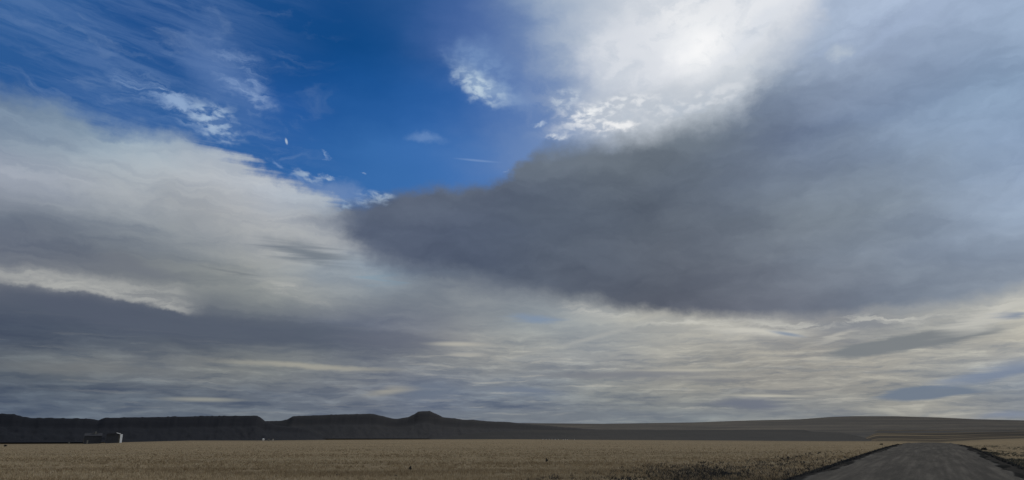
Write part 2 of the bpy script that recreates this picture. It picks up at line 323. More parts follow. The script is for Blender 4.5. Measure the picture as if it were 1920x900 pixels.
col = MIX(M('MULTIPLY', bm_, SS(bil, .48, .68, 0., .42)), col, lin('b4bfcd'))
# sun glare through the thin cloud
glare = SS(M('ARCCOSINE', VM('DOT_PRODUCT', D, tuple(sdir))), .07, 0., 0., .2)
col = MIX(glare, col, (.96, .97, .98))
# Nishita sky carries the part of the dome high overhead and behind the photographer, mixed with unseen bright cloud added to light the land
nish = VM('MULTIPLY', ns.outputs[0], (.07, .07, .07))
back = MIX(SS(NOISE(deck, 1.2, 6, .55), .35, .6), nish, lin('c2c6ca'))
front = M('MULTIPLY', SS(AZ0, -75., -50.), SS(AZ0, 75., 50.))
front = M('MULTIPLY', front, SS(EL0, 62., 42.))
col = MIX(front, back, col)
# horizon milkiness
col = VM('SCALE', col, s=10.)
bg = nt.nodes.new('ShaderNodeBackground'); put(bg.inputs[0], col); bg.inputs[1].default_value = .1
wo = nt.nodes.new('ShaderNodeOutputWorld'); nt.links.new(bg.outputs[0], wo.inputs[0])
S.world = W                       # assigned last: node edits are much faster on an unused world
W.cycles.sampling_method = 'MANUAL'; W.cycles.sample_map_resolution = 512

# ------------------------------------------------------------------ materials
def mat(name, rough=.95, spec=.0):
    m = bpy.data.materials.new(name); m.use_nodes = True
    b = m.node_tree.nodes['Principled BSDF']; b.inputs['Roughness'].default_value = rough
    b.inputs['Specular IOR Level'].default_value = spec
    return m
class NT:
    """small node-building helper for surface materials"""
    def __init__(s, m): s.m = m; s.t = m.node_tree; s.b = s.t.nodes['Principled BSDF']; s.pos = s.t.nodes.new('ShaderNodeNewGeometry').outputs['Position']
    def put(s, k, v):
        if isinstance(v, bpy.types.NodeSocket): s.t.links.new(v, k)
        else: k.default_value = v
    def scl(s, v):
        n = s.t.nodes.new('ShaderNodeVectorMath'); n.operation = 'MULTIPLY'; s.put(n.inputs[0], s.pos); n.inputs[1].default_value = v; return n.outputs[0]
    def rot(s, ang, v):
        n = s.t.nodes.new('ShaderNodeMapping'); n.vector_type = 'POINT'; s.put(n.inputs[0], s.pos); n.inputs['Rotation'].default_value = (0, 0, ang)
        k = s.t.nodes.new('ShaderNodeVectorMath'); k.operation = 'MULTIPLY'; s.put(k.inputs[0], n.outputs[0]); k.inputs[1].default_value = v; return k.outputs[0]
    def noise(s, vec, sc=1, det=4, ro=.6):
        n = s.t.nodes.new('ShaderNodeTexNoise'); s.put(n.inputs['Vector'], vec); n.inputs['Scale'].default_value = sc; n.inputs['Detail'].default_value = det; n.inputs['Roughness'].default_value = ro
        return n.outputs['Fac']
    def ramp(s, f, stops):
        n = s.t.nodes.new('ShaderNodeValToRGB'); s.put(n.inputs[0], f); cr = n.color_ramp
        while len(cr.elements) < len(stops): cr.elements.new(.5)
        for i, (p, c) in enumerate(stops): cr.elements[i].position = p
        for i, (p, c) in enumerate(stops): cr.elements[i].color = list(c) + [1] if len(c) == 3 else c
        return n.outputs[0]
    def mix(s, f, a, b, mode='MIX'):
        n = s.t.nodes.new('ShaderNodeMix'); n.data_type = 'RGBA'; n.blend_type = mode
        s.put(n.inputs[0], f)
        for k, v in ((6, a), (7, b)): s.put(n.inputs[k], v if isinstance(v, bpy.types.NodeSocket) else (list(v) + [1])[:4])
        return n.outputs[2]
    def attr(s, name):
        n = s.t.nodes.new('ShaderNodeAttribute'); n.attribute_name = name; return n.outputs
    def ss(s, v, lo, hi, a=0., b=1.):
        n = s.t.nodes.new('ShaderNodeMapRange'); n.interpolation_type = 'SMOOTHSTEP'; s.put(n.inputs[0], v)
        for i, q in enumerate((lo, hi, a, b)): n.inputs[i + 1].default_value = q
        return n.outputs[0]
    def bump(s, h, st, dist):
        n = s.t.nodes.new('ShaderNodeBump'); s.put(n.inputs['Height'], h); n.inputs['Strength'].default_value = st; n.inputs['Distance'].default_value = dist
        s.t.links.new(n.outputs[0], s.b.inputs['Normal'])
    def color(s, c): s.put(s.b.inputs['Base Color'], c)

# ------------------------------------------------------------------ terrain functions (all take numpy arrays)
def sm(t): t = np.clip(t, 0, 1); return t * t * (3 - 2 * t)
def prof(pts):
    """skyline given as photo directions -> (azimuths, elevations in degrees)"""
    q = np.array([P(x, y) for x, y in pts]); return q[:, 0], q[:, 1]
def vn(x, y, seed=0.):
    """cheap smooth value noise"""
    def h(i, j): v = np.sin(i * 127.1 + j * 311.7 + seed * 74.7) * 43758.5453; return v - np.floor(v)
    i = np.floor(x); j = np.floor(y); fx = sm(x - i); fy = sm(y - j)
    return (h(i, j) * (1 - fx) + h(i + 1, j) * fx) * (1 - fy) + (h(i, j + 1) * (1 - fx) + h(i + 1, j + 1) * fx) * fy
def fbm(x, y, o=4, seed=0.):
    s = 0; a = .5
    for k in range(o): s = s + a * (vn(x, y, seed + k) - .5); x = x * 2.03; y = y * 2.03; a *= .5
    return s
RAZ = math.radians(31.2); RD = np.array([math.sin(RAZ), math.cos(RAZ)]); RN = np.array([math.cos(RAZ), -math.sin(RAZ)])   # road direction and its right-hand normal
RC = -.62; RW = 2.95                                     # centre offset and half width of the road
def road_s(s):
    """height of the road along its length: climbs to a low crest at 112 m, then falls away"""
    s = np.asarray(s, float)
    up = .62 * np.clip(s, -80, 112) / 112 * (1 - .0 * s)
    return np.where(s < 112, up, .62 - 4.2 * sm((s - 112) / 160)) - .12 * np.exp(-((s - 112) / 22) ** 2)
eaz, eel = prof([(-900, 834), (-200, 833), (0, 832.5), (150, 832), (240, 829), (360, 826), (500, 826), (620, 824.5), (960, 823.5), (1100, 824.5), (1440, 826.5), (1560, 827), (1680, 827), (1760, 829), (1850, 824), (1920, 822), (2400, 820)])
DE = 450.
def terrain(x, y):
    d = np.hypot(x, y) + 1e-6; az = np.degrees(np.arctan2(x, y))
    el = np.interp(az, eaz, eel)
    ze = EYE + DE * np.tan(np.radians(el))
    z0 = -.32
    near = z0 + (ze - z0) * sm((d - 40) / (DE - 40)) 
    near = near + fbm(x / 9, y / 9, 3, 2.) * .22 * sm(d / 15) * (1 - .7 * sm(d / 300)) 
    right = sm((az - 26.3) / 1.6)
    far_l = ze - 9 * sm((d - DE) / 150)                                    # field edge falls away, hidden low ground behind
    # the open plain on the right keeps rising gently to the hills
    far_r = EYE + d * np.tan(np.radians(el + (.42 - el) * sm((d - DE) / 3200)))
    far_r = np.where(d > 3800, EYE + 3800 * math.tan(math.radians(.42)) , far_r)
    far = far_l * (1 - right) + far_r * right
    z = np.where(d < DE, near, far)
    # behind the photographer
    back = sm((np.abs(az) - 75) / 30); z = z * (1 - back) + (-.3 + fbm(x / 60, y / 60, 3, 5.) * 1.5) * back
    # the road bed, its windrows and shallow ditches
    s = x * RD[0] + y * RD[1]; l = x * RN[0] + y * RN[1] - RC; al = np.abs(l)
    rz = road_s(s)
    bed = rz - .10
    prof_ = np.where(al < RW + .6, bed, bed - .32 * sm((al - RW - .6) / 1.3))
    k = sm((9.5 - al) / 5.) * sm((330 - s) / 90) * sm((s + 120) / 60)
    z = z * (1 - k) + prof_ * k
    z = z - .25 * 0
    return z

def mesh_obj(name, verts, faces, m, parent=None, smooth=True, kind=None, attrs=None):
    me = bpy.data.meshes.new(name)
    verts = np.asarray(verts, np.float32)
    if isinstance(faces, np.ndarray):
        nf, k = faces.shape
        me.vertices.add(len(verts)); me.vertices.foreach_set('co', verts.ravel())
        me.loops.add(nf * k); me.loops.foreach_set('vertex_index', faces.ravel().astype(np.int32))
        me.polygons.add(nf); me.polygons.foreach_set('loop_start', np.arange(0, nf * k, k, dtype=np.int32)); me.polygons.foreach_set('loop_total', np.full(nf, k, np.int32))
        me.update(calc_edges=True)
    else: me.from_pydata([tuple(map(float, v)) for v in verts], [], faces)
    if smooth: me.polygons.foreach_set('use_smooth', [True] * len(me.polygons))
    for an, av in (attrs or {}).items():
        at = me.attributes.new(an, 'FLOAT', 'POINT'); at.data.foreach_set('value', np.asarray(av, np.float32))
    me.materials.append(m); me.update()
    o = bpy.data.objects.new(name, me); C.objects.link(o)
    if parent: o.parent = parent
    if kind: o['kind'] = kind
    return o
def grid_faces(nu, nv, wrap=False):
    i = np.arange(nu if wrap else nu - 1)[:, None]; j = np.arange(nv - 1)[None]
    i2 = (i + 1) % nu
    return np.stack([i * nv + j, i2 * nv + j, i2 * nv + j + 1, i * nv + j + 1], -1).reshape(-1, 4)

# ground: one sheet from underfoot to the horizon
azs = np.concatenate([np.arange(-180, -46, 3.), np.arange(-46, 20, .3), np.arange(20, 46, .12), np.arange(46, 180, 3.)])
ds = np.concatenate([[.0], np.geomspace(.6, 12, 18)[:-1], np.geomspace(12, 180, 210)[:-1], np.geomspace(180, 700, 60)[:-1], np.geomspace(700, 40000, 50)])
AZg, Dg = np.meshgrid(np.radians(azs), ds, indexing='ij')
gx, gy = Dg * np.sin(AZg), Dg * np.cos(AZg); gz = terrain(gx, gy)
mg = mat('dry_grassland'); t = NT(mg)
n1 = t.noise(t.scl((.012, .035, 0)), 1, 6); n2 = t.noise(t.scl((.8, .8, 0)), 1, 6, .7); n3 = t.noise(t.scl((9, 9, 0)), 1, 5, .75)
c = t.ramp(n3, [(.25, (.15, .113, .069)), (.5, (.25, .196, .126)), (.78, (.35, .285, .192))])
c = t.mix(t.ss(n2, .38, .68, 0., .45), c, (.15, .118, .075))
c = t.mix(t.ss(n1, .40, .66, 0., .5), c, (.175, .145, .10))
# far plain to the right: bands of grey scrub between the tan grass
sepn = t.t.nodes.new('ShaderNodeSeparateXYZ'); t.put(sepn.inputs[0], t.pos)
ln = t.t.nodes.new('ShaderNodeVectorMath'); ln.operation = 'LENGTH'; t.put(ln.inputs[0], t.pos)
bands = t.noise(t.rot(RAZ, (.0016, .0040, 0)), 1, 7, .68)
fb = t.t.nodes.new('ShaderNodeMath'); fb.operation = 'MULTIPLY'; t.put(fb.inputs[0], t.ss(ln.outputs['Value'], 220., 800.)); t.put(fb.inputs[1], t.ss(bands, .36, .60, .35, 1.))
c = t.mix(fb.outputs[0], c, (.046, .044, .042))
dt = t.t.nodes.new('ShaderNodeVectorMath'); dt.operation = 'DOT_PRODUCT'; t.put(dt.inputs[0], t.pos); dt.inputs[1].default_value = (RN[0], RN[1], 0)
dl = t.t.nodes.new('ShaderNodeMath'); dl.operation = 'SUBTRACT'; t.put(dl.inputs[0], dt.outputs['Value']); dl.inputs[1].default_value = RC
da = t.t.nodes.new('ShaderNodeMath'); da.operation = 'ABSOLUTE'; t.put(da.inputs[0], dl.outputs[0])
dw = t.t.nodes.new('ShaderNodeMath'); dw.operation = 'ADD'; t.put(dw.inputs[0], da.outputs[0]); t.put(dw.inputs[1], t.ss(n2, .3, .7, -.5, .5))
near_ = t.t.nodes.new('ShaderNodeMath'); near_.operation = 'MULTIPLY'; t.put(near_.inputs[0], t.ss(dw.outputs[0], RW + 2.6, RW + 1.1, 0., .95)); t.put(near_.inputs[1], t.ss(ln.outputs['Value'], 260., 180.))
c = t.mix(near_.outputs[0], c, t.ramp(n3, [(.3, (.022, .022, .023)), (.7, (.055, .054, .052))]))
t.color(c); t.bump(n3, .9, .12)
mesh_obj('ground', np.stack([gx, gy, gz], -1).reshape(-1, 3), grid_faces(len(azs), len(ds), True), mg, kind='structure')

# ------------------------------------------------------------------ gravel road
mr = mat('gravel', 1., .0); t = NT(mr)
lat = t.attr('lateral')[2]
st_ = t.noise(t.rot(RAZ, (4.5, .10, 0)), 1, 5, .6)       # streaks along the wheel tracks
g1 = t.noise(t.scl((7, 7, 0)), 1, 8, .85); g2 = t.noise(t.rot(RAZ, (1.1, .12, 0)), 1, 6, .65)
c = t.ramp(g1, [(.3, (.042, .039, .0355)), (.5, (.086, .080, .0715)), (.72, (.165, .152, .133))])
c = t.mix(t.ss(st_, .42, .66, 0., .7), c, (.135, .124, .108))
c = t.mix(t.ss(g2, .4, .62, 0., .6), c, (.058, .055, .051))
trk = t.ramp(t.ss(lat, 0., 1., 0., 1.), [(0, (0, 0, 0)), (1, (0, 0, 0))])
c = t.mix(t.ss(lat, .93, .98, 0., .5), c, (.098, .094, .088))
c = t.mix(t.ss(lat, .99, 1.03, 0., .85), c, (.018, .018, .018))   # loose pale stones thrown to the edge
t.color(c); t.bump(g1, .8, .03)
ss_ = np.concatenate([np.arange(-60, 10, 2.), np.geomspace(10, 320, 260)])
ls = np.linspace(-1, 1, 33); ext = np.concatenate([[-1.16, -1.10], ls, [1.10, 1.16]])
SG, LG = np.meshgrid(ss_, ext, indexing='ij')
wob = fbm(SG / 7, np.sign(LG) * 3 + SG * 0, 3, 8.) * .8 + fbm(SG * 1.1, np.sign(LG) * 3 + SG * 0, 3, 18.) * .5
l = LG * RW + wob * np.abs(LG) ** 6
zc = road_s(SG) + .15 * (1 - LG ** 2) - .01
zc += np.exp(-((np.abs(LG) - .95) / .06) ** 2) * (.055 + .05 * vn(SG * 1.3, LG * 0 + np.sign(LG)))       # windrow
zc += fbm(LG * 9, SG * .06, 3, 4.) * .035 + fbm(LG * 20, SG * 2, 2, 4.) * .012                              # ruts
zc = np.where(np.abs(LG) > 1.12, road_s(SG) - .35, zc); zc = np.where((np.abs(LG) > 1.05) & (np.abs(LG) < 1.12), road_s(SG) - .03, zc)
rx = SG * RD[0] + (l + RC) * RN[0]; ry = SG * RD[1] + (l + RC) * RN[1]
mesh_obj('road', np.stack([rx, ry, zc], -1).reshape(-1, 3), grid_faces(len(ss_), len(ext)), mr, kind='structure', attrs={'lateral': np.abs(LG).ravel()})

# ------------------------------------------------------------------ hills
def hills(name, pts, d0, d1, d2, base, m, rough=.04, cliff=.3, gully=.25, seed=0., jag=.0, az_step=.08):
    """a range whose skyline stands at distance d1, foot at d0, back at d2"""
    pa, pe = prof(pts)
    az = np.arange(pa[0], pa[-1] + az_step, az_step)
    el = np.interp(az, pa, pe)
    el = el + fbm(az * 2.2, az * 0, 4, seed) * rough + jag * np.clip(vn(az * 6, az * 0 + 5, seed) - .62, 0, 1)
    top = EYE + d1 * np.tan(np.radians(el))
    endf = np.minimum(1, np.minimum(az - az[0], az[-1] - az) / 2 + 0.0)
    T = np.concatenate([np.linspace(0, 1, 46), 1 + np.linspace(.04, 1, 10)])
    A, TT = np.meshgrid(az, T, indexing='ij'); H = np.repeat(top[:, None], len(T), 1)
    g = fbm(A * 1.6 + TT * .6, TT * 3, 5, seed + 3) * 2
    t0 = np.clip(TT, 0, 1)
    s = (1 - cliff) * t0 ** 1.7 + cliff * sm((t0 - .80) / .16)
    s = np.clip(s + g * .55 * gully * np.sin(np.pi * np.clip(t0, 0, 1)) * .8, 0, 1)
    s = np.where(TT > 1, 1 - sm(TT - 1) ** 1.5, s)
    Z_ = base + (H - base) * s
    Dd = np.where(TT <= 1, d0 + (d1 - d0) * TT, d1 + (d2 - d1) * (TT - 1))
    ar = np.radians(A)
    V = np.stack([Dd * np.sin(ar), Dd * np.cos(ar), Z_], -1).reshape(-1, 3)
    return mesh_obj(name, V, grid_faces(len(az), len(T)), m, kind='structure')
def hill_mat(name, a, b, c_, zs=.05, hs=.003):
    m = mat(name, .97, .05); t = NT(m)
    n1 = t.noise(t.scl((hs, hs, zs)), 1, 6, .62); n2 = t.noise(t.scl((hs * 9, hs * 9, zs * 2)), 1, 5, .65)
    c = t.ramp(n1, [(.3, a), (.5, b), (.72, c_)])
    c = t.mix(t.ss(n2, .45, .68, 0., .5), c, a)
    t.color(c); t.bump(n2, .5, 3.); return m
m_near = hill_mat('mesa_painted_shade', (.0052, .0064, .0100), (.0068, .0082, .0122), (.0115, .0130, .0175))  # cloud shade over the left mesa is put into this near-black colour
m_back = hill_mat('back_mesa_painted_shade', (.0082, .0096, .0132), (.0112, .0122, .0152), (.018, .0175, .0185))  # mesas behind: their cloud shade is painted into the colour as well
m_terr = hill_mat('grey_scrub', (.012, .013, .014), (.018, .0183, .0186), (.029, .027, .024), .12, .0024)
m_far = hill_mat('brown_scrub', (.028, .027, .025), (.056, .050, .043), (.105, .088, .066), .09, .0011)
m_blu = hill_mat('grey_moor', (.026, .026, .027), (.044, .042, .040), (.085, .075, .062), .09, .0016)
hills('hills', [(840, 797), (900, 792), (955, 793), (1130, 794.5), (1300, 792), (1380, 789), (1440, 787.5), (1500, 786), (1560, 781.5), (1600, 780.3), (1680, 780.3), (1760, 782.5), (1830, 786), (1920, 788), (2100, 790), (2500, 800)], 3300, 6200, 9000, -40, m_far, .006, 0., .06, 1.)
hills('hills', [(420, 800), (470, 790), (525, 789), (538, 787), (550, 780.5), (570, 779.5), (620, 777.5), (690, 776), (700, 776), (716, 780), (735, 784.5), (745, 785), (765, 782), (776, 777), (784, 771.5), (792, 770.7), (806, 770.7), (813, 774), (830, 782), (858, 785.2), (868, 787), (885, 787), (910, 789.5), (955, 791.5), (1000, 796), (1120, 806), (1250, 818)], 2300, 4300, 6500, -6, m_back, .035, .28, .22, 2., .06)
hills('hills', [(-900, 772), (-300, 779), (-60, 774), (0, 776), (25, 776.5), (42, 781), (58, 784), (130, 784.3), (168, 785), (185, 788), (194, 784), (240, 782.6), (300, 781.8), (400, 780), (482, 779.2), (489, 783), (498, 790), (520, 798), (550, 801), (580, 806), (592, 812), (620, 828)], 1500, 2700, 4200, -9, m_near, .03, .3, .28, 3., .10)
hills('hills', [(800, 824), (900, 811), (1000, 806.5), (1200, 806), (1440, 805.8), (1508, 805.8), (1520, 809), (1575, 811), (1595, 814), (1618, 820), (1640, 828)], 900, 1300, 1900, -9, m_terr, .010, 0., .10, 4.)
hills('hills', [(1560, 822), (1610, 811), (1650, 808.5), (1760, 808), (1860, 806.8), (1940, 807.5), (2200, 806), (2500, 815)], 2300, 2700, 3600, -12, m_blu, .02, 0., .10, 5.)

# ------------------------------------------------------------------ grass tufts
def to_ground(az, el):
    """where the sight line meets the terrain"""
    ar = np.radians(az); te = np.tan(np.radians(-el)); d = np.full_like(az, 40.)
    d = EYE / np.maximum(te, 1e-3)
    for _ in range(14): d = .5 * d + .5 * np.clip((EYE - terrain(d * np.sin(ar), d * np.cos(ar))) / np.maximum(te, 1e-3), 5, 600)
    return d * np.sin(ar), d * np.cos(ar), d
def tufts(name, x, y, h, w, nb, m, lean=.5, kind='stuff', tint=None):
    """many clumps of nb pointed blades each, as one mesh"""
    n = len(x); z = terrain(x, y) - .02
    bx = np.repeat(x, nb); by = np.repeat(y, nb); bz = np.repeat(z, nb); bh = np.repeat(h, nb) * rng.uniform(.55, 1.15, n * nb); bw = np.repeat(w, nb)
    a = rng.uniform(0, 2 * np.pi, n * nb); r = np.sqrt(rng.uniform(0, 1, n * nb)) * bh * .45
    cx, cy = bx + np.cos(a) * r, by + np.sin(a) * r
    fa = rng.uniform(0, np.pi, n * nb); ux, uy = np.cos(fa) * bw * .5, np.sin(fa) * bw * .5
    tx = cx + np.cos(a) * bh * lean * rng.uniform(.1, 1, n * nb); ty = cy + np.sin(a) * bh * lean * rng.uniform(.1, 1, n * nb)
    V = np.stack([np.stack([cx - ux, cy - uy, bz], -1), np.stack([cx + ux, cy + uy, bz], -1),
                  np.stack([(cx + tx) / 2 + ux * .6, (cy + ty) / 2 + uy * .6, bz + bh * .62], -1), np.stack([tx, ty, bz + bh], -1), np.stack([(cx + tx) / 2 - ux * .6, (cy + ty) / 2 - uy * .6, bz + bh * .62], -1)], 1)
    Fq = np.arange(n * nb * 5).reshape(-1, 5)
    tv = np.repeat(np.repeat(rng.uniform(0, 1, n) if tint is None else tint, nb), 5)
    return mesh_obj(name, V.reshape(-1, 3), Fq, m, smooth=False, kind=kind, attrs={'tint': tv})
def lateral(x, y): return x * RN[0] + y * RN[1] - RC
mgr = mat('dry_grass', .9, .1); t = NT(mgr)
c = t.ramp(t.attr('tint')[2], [(0., (.20, .147, .088)), (.35, (.36, .276, .170)), (.7, (.475, .376, .243)), (1., (.56, .47, .34))])
n1 = t.noise(t.scl((.03, .10, 0)), 1, 6); c = t.mix(t.ss(n1, .42, .60, 0., .55), c, (.215, .158, .092)); n4 = t.noise(t.scl((.02, .07, 0)), 1.7, 5); c = t.mix(t.ss(n4, .50, .64, 0., .45), c, (.56, .47, .33)); t.color(c)
t.b.inputs['Subsurface Weight'].default_value = 0
N = 110000
az = rng.uniform(-50, 46, N); el = -rng.uniform(.50, 1, N) ** 1.0 * 0 - (.42 + (4.2 - .42) * rng.uniform(0, 1, N))
x, y, d = to_ground(az, el); k = (np.abs(lateral(x, y)) > RW + .75 + rng.uniform(0, .8, N)) & (d < 420)
# bare patches
k &= (fbm(x / 3.5, y / 3.5, 3, 9.) > -.16)
x, y, d = x[k], y[k], d[k]
right = lateral(x, y) > 0
h = rng.uniform(.07, .22, len(x)) * (1 - .45 * sm(d / 150)) * np.where(right, .55, 1.)
h *= np.clip(.35 + np.abs(lateral(x, y)) / 9, .35, 1)
w = .012 + .0005 * d
tufts('grass', x, y, h, w, 5, mgr)
# the same grass closer in and to the sides, beyond the edges of the photograph
N = 42000
a_ = rng.uniform(-88, 88, N); d = np.exp(rng.uniform(math.log(7), math.log(160), N)); x, y = d * np.sin(np.radians(a_)), d * np.cos(np.radians(a_))
_, floor_ = P(960, 905); dep = np.degrees(np.arctan((EYE - terrain(x, y)) / d))
k = (np.abs(lateral(x, y)) > RW + .75 + rng.uniform(0, .8, N)) & ((np.abs(a_ + 2) > 47) | (dep > 3.6)); x, y, d = x[k], y[k], d[k]
tufts('grass', x, y, rng.uniform(.07, .22, len(x)) * (1 - .45 * sm(d / 150)), .014 + .0005 * d, 5, mgr)
# dark heath among the grass, thickest in a patch left of the road
mh = mat('dark_heath', .9, .1); t = NT(mh)
t.color(t.ramp(t.attr('tint')[2], [(0., (.018, .021, .027)), (.5, (.038, .040, .044)), (1., (.085, .078, .066))]))
def px_ground(px, py): a, e = P(px, py); return to_ground(a, e)
px = np.concatenate([rng.normal(1310, 55, 1700), rng.uniform(960, 1600, 1500), rng.normal(1480, 55, 650)]); py = np.concatenate([rng.normal(892, 9, 1700), 925 - 62 * rng.uniform(0, 1, 1500) ** 1.3, rng.uniform(842, 905, 650)])
k = (py > 905 - (px - 960) * .135) & (py > 866 - np.clip(px - 1380, 0, 200) * .12) & (py < 930)
px, py = px[k], py[k]
x, y, d = px_ground(px, py); k = (lateral(x, y) < -RW - 1.2) & (d < 200); x, y, d = x[k], y[k], d[k]
h = rng.uniform(.06, .22, len(x)); tufts('heath', x, y, h, .015 + .0006 * d, 7, mh, 1.1)
# dark low growth along both ditches
s = 14 + 98 * rng.uniform(0, 1, 5200) ** 1.5; sd_ = np.where(rng.uniform(0, 1, 5200) < .85, -1, 1); l = sd_ * (RW + .75 + np.abs(rng.normal(0, .38, 5200))) + RC
x, y = s * RD[0] + l * RN[0], s * RD[1] + l * RN[1]
tufts('ditch_growth', x, y, rng.uniform(.05, .15, 5200), .02 + .0008 * s, 7, mh, 1.0)
# grey-green low cover on the right verge
mv = mat('verge_scrub', .9, .1); t = NT(mv)
t.color(t.ramp(t.attr('tint')[2], [(0., (.045, .046, .040)), (.5, (.085, .082, .066)), (1., (.15, .135, .10))]))
N2 = 9000; px = rng.uniform(1790, 1990, N2); py = 836 + 80 * rng.uniform(0, 1, N2)
x, y, d = px_ground(px, py); k = (lateral(x, y) > RW + .9) & (fbm(x / 6, y / 6, 3, 3.) > -.03); x, y, d = x[k], y[k], d[k]
tufts('verge_scrub', x, y, rng.uniform(.06, .14, len(x)), .02 + .0008 * d, 6, mv, .9)

# ------------------------------------------------------------------ things
def tag(o, label, cat, group=None):
    o['label'] = label; o['category'] = cat
    if group: o['group'] = group
def thing(name, label, cat, loc, rz=0, group=None):
    o = bpy.data.objects.new(name, None); C.objects.link(o); o.location = loc; o.rotation_euler = (0, 0, rz)
    o.empty_display_size = .3; tag(o, label, cat, group); return o
def part(name, boxes, m, parent, polys=()):
    """boxes: (cx,cy,cz,sx,sy,sz); polys: (profile points (u,w), y0, y1) prisms along y"""
    bm = bmesh.new()
    for cx, cy, cz, sx, sy, sz in boxes:
        r = bmesh.ops.create_cube(bm, size=1)
        for v in r['verts']: v.co = Vector((cx + v.co.x * sx, cy + v.co.y * sy, cz + v.co.z * sz))
    for pr, y0, y1 in polys:
        a = [bm.verts.new((u, y0, w)) for u, w in pr]; b = [bm.verts.new((u, y1, w)) for u, w in pr]
        bm.faces.new(a); bm.faces.new(b[::-1]); n = len(pr)
        for i in range(n): bm.faces.new((a[i], a[(i + 1) % n], b[(i + 1) % n], b[i]))
    bmesh.ops.recalc_face_normals(bm, faces=bm.faces)
    me = bpy.data.meshes.new(name); bm.to_mesh(me); bm.free(); me.materials.append(m)
    o = bpy.data.objects.new(name, me); C.objects.link(o); o.parent = parent; return o
def plain(name, c1, c2, sc=1., rough=.8):
    m = mat(name, rough, .2); t = NT(m); n = t.noise(t.scl((sc, sc, sc)), 1, 5); t.color(t.ramp(n, [(.35, c1), (.65, c2)])); return m
m_dark = plain('tarred_boards', (.034, .036, .043), (.046, .048, .055), 1.5)
m_roof = plain('rusted_roof', (.020, .022, .027), (.040, .040, .044), .8)
m_white = plain('white_sheet_metal', (.82, .83, .84), (.88, .88, .88), .7, .5)
m_pale = plain('weathered_boards', (.12, .115, .105), (.20, .19, .165), 1.2)
m_dim = plain('grey_boards', (.06, .056, .050), (.10, .092, .08), 1.2)
m_tank = plain('cream_paint', (.42, .38, .31), (.52, .47, .39), 1.)
def at(px, dist, dz=0.):
    a, _ = P(px, 820); a = math.radians(float(a)); x, y = dist * math.sin(a), dist * math.cos(a)
    return (x, y, float(terrain(np.array([x]), np.array([y]))[0]) + dz), -a
def mpp(px, dist):                   # metres per photo pixel across the view at that place
    a, _ = P(px, 820); a2, _ = P(px + 1, 820); return dist * math.radians(float(a2 - a))
def top_h(px, dist, yt):             # height above the terrain of the direction through photo row yt
    (x, y, z), _ = at(px, dist); _, e = P(px, yt); return EYE + dist * math.tan(math.radians(float(e))) - z
# dark barn
D1 = 425.; loc, rz = at(174.5, D1); u = mpp(174, D1); wd = 32 * u; hh = top_h(174, D1, 817); hr = top_h(174, D1, 815.5)
b = thing('barn', 'long dark farm shed with a pale roof vent, left of the white-ended shed', 'farm shed', loc, rz)
part('wall', [(0, 0, hh / 2 - .3, wd, 7, hh + .6)], m_dark, b)
rf = part('roof', [], m_roof, b, [])
bm = bmesh.new()
vs = [bm.verts.new(v) for v in ((-wd / 2 - .2, -3.8, hh - .05), (wd / 2 + .2, -3.8, hh - .05), (wd / 2 + .2, 0, hr + .9), (-wd / 2 - .2, 0, hr + .9), (-wd / 2 - .2, 3.8, hh - .05), (wd / 2 + .2, 3.8, hh - .05))]
for f in ((0, 1, 2, 3), (3, 2, 5, 4), (0, 3, 4), (1, 5, 2), (0, 4, 5, 1)): bm.faces.new([vs[i] for i in f])
bmesh.ops.recalc_face_normals(bm, faces=bm.faces); bm.to_mesh(rf.data); bm.free()
part('roof_vent', [(3.8 * u, -.4, hr + 1.0, 2.6 * u, .8, 1.7)], m_pale, rf)
part('ridge_cap', [(3.0 * u, -.25, hr + .86, 12 * u, .7, .22)], m_pale, rf)
part('door', [(-9 * u, -3.54, .95, 2.8 * u, .08, 1.9)], m_pale, b)
part('corner_board', [(-wd / 2 - .06, -3.54, 1.3, .35, .12, 2.6)], m_dim, b)
# shed with the white end
D2 = 420.; loc, rz = at(212, D2); u = mpp(212, D2)
b = thing('shed', 'dark farm shed with a tall bright white end wall catching the light', 'farm shed', loc, rz)
hh = top_h(212, D2, 816); hw = top_h(228, D2, 813.7); ha = top_h(220, D2, 811)
part('wall', [(-1.5 * u, 0, hh / 2 - .3, 23 * u, 6, hh + .6)], m_dark, b)
part('roof', [], m_roof, b, [([(-13.5 * u, hh - .02), (9.8 * u, hh - .02), (9.8 * u, ha - .3), (5 * u, ha - .12), (-11 * u, hh + .9)], -3.2, 3.2)])
part('verge_board', [], m_white, b, [([(5.2 * u, ha - .25), (13.4 * u, ha - .75), (13.4 * u, ha - .40), (5.2 * u, ha + .05)], -3.34, -3.22)])
part('side_panel', [(11.7 * u, -.4, hw / 2 - .3, 3.2 * u, 5.2, hw + .3)], m_dim, b)
part('end_wall', [], m_white, b, [([(13.6 * u, -.5), (17.6 * u, -.5), (17.4 * u, hw), (12.9 * u, hw)], -3.1, 2.6)])
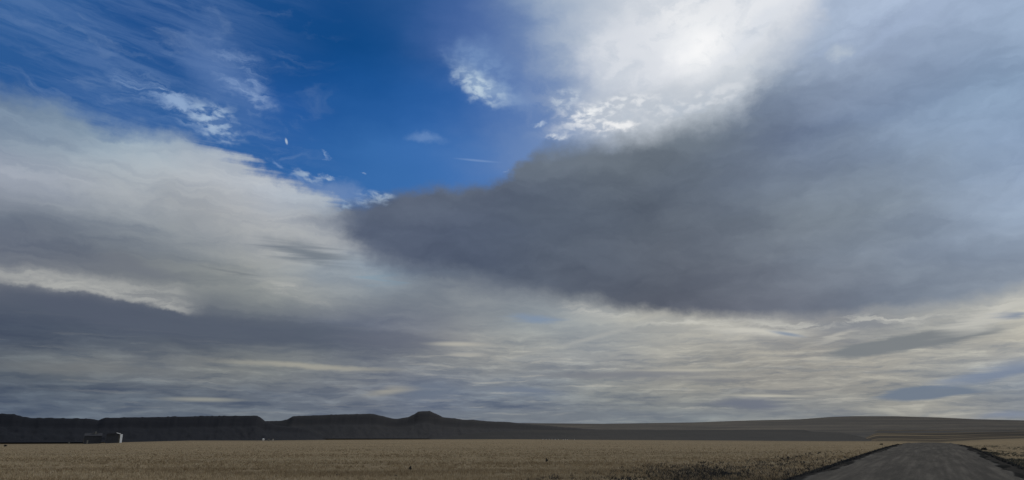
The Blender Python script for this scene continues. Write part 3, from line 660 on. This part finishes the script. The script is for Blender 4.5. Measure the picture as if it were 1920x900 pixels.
# small white tank hut
D3 = 400.; loc, rz = at(494.2, D3); u = mpp(494, D3)
b = thing('tank', 'small cream tank with a white domed cap, alone at the field edge under the mesa', 'tank', loc, rz)
ht = top_h(494, D3, 822.3)
def lathe(name, prof_, m, parent, n=20):
    V = [(r * math.cos(2 * math.pi * i / n), r * math.sin(2 * math.pi * i / n), z) for r, z in prof_ for i in range(n)]
    Fc = [(j * n + i, j * n + (i + 1) % n, (j + 1) * n + (i + 1) % n, (j + 1) * n + i) for j in range(len(prof_) - 1) for i in range(n)]
    Fc.append(tuple(range((len(prof_) - 1) * n, len(prof_) * n))); Fc.append(tuple(range(n))[::-1])
    return mesh_obj(name, V, Fc, m, parent)
lathe('body', [(1.9 * u, -.2), (1.9 * u, ht * .62)], m_tank, b)
lathe('cap', [(2.2 * u, ht * .62 + .003), (2.2 * u, ht * .82), (1.6 * u, ht * .95), (.4 * u, ht)], m_white, b)
# weathered crates / posts beside it
def post(px, dist, hgt, wdt, m, name, label, cat, group=None):
    loc, rz = at(px, dist); o = part(name, [(0, 0, hgt / 2 - .15, wdt, wdt, hgt + .3), (0, 0, hgt + .02, wdt * 1.25, wdt * 1.25, .06)], m, None)
    o.location = loc; o.rotation_euler = (0, 0, rz + .2); tag(o, label, cat, group); return o
post(504.5, 402, 1.0, .75, m_pale, 'feed_box', 'squat weathered box just right of the cream tank', 'box')
post(512.5, 404, .95, .45, m_tank, 'post', 'thick pale post standing right of the squat box near the tank', 'post')
post(131.5, 428, 1.0, .5, m_pale, 'post', 'short grey post alone left of the dark barn', 'post')
# row of pale posts at the far edge of the field
pr = None
for i, q in enumerate([1018, 1024, 1030, 1035, 1041, 1047, 1056, 1060, 1064, 1077]):
    loc, rz = at(q, 405)
    if pr is None:
        pr = part('marker_post', [(0, 0, .10, .15, .15, .6), (0, 0, .42, .19, .19, .05)], m_white, None); o = pr
    else: o = pr.copy(); C.objects.link(o)
    o.location = loc; o.rotation_euler = (0, 0, rz)
    tag(o, 'tiny white post in the short row at the far edge of the field', 'post', 'tiny white posts at the far field edge')

# individual dark bushes in the field
ml = plain('dark_leaves', (.012, .014, .020), (.035, .038, .040), 6., .9)
mw = plain('twigs', (.03, .026, .022), (.06, .05, .04), 6., .9)
def bush(px, py, w, h, label, seed, group=None):
    a, e = P(px, py); x, y, d = to_ground(np.array([float(a)]), np.array([float(e)])); x, y = float(x[0]), float(y[0])
    z = float(terrain(np.array([x]), np.array([y]))[0])
    b = thing('bush', label, 'bush', (x, y, z), 0, group)
    r = np.random.default_rng(seed); n = 170
    p = r.normal(0, 1, (n, 3)); p /= np.linalg.norm(p, axis=1)[:, None]; p *= r.uniform(.35, 1, (n, 1)) * (1 + .35 * np.sin(p[:, :1] * 5 + seed))
    c_ = p * [w / 2, w / 2, h / 2] + [0, 0, h * .52]; c_[:, 2] = np.maximum(c_[:, 2], .03)
    q1 = r.normal(0, 1, (n, 3)) * w * .09; q2 = r.normal(0, 1, (n, 3)) * w * .09
    V = np.stack([c_ - q1, c_ + q2, c_ + q1, c_ - q2], 1).reshape(-1, 3)
    mesh_obj('foliage', V, np.arange(n * 4).reshape(-1, 4), ml, b, smooth=False)
    V = []; Fc = []
    for i in range(7):
        a_ = r.uniform(0, 6.28); tx, ty, tz = math.cos(a_) * w * .3, math.sin(a_) * w * .3, h * r.uniform(.5, .95); k = len(V); t_ = max(.006, w * .02)
        V += [(-t_, 0, -.05), (t_, 0, -.05), (0, t_ * 1.5, -.05), (tx, ty, tz)]; Fc += [(k, k + 1, k + 3), (k + 1, k + 2, k + 3), (k + 2, k, k + 3)]
    mesh_obj('stem', V, Fc, mw, b, smooth=False)
    return b
bush(769, 883, .17, .27, 'small dark upright bush alone in the dry grass of the mid field', 1)
bush(1025, 867, .2, .26, 'tiny dark bush alone in dry grass, above the dark heath patch', 2)
bush(634, 893, .26, .08, 'low flat dark bush near the bottom edge, left of the upright bush', 3)
bush(741, 896, .16, .12, 'low dark bush at the bottom edge, nearest below the upright bush', 4)
bush(10, 837, .7, .5, 'round dark bush at the far left edge of the field', 5)
bush(1653, 834, .6, .3, 'dark brown bush beside the left road edge near the crest', 6)
bush(1846, 844, .5, .25, 'dark bush right of the road beside the pale grass streak', 7)
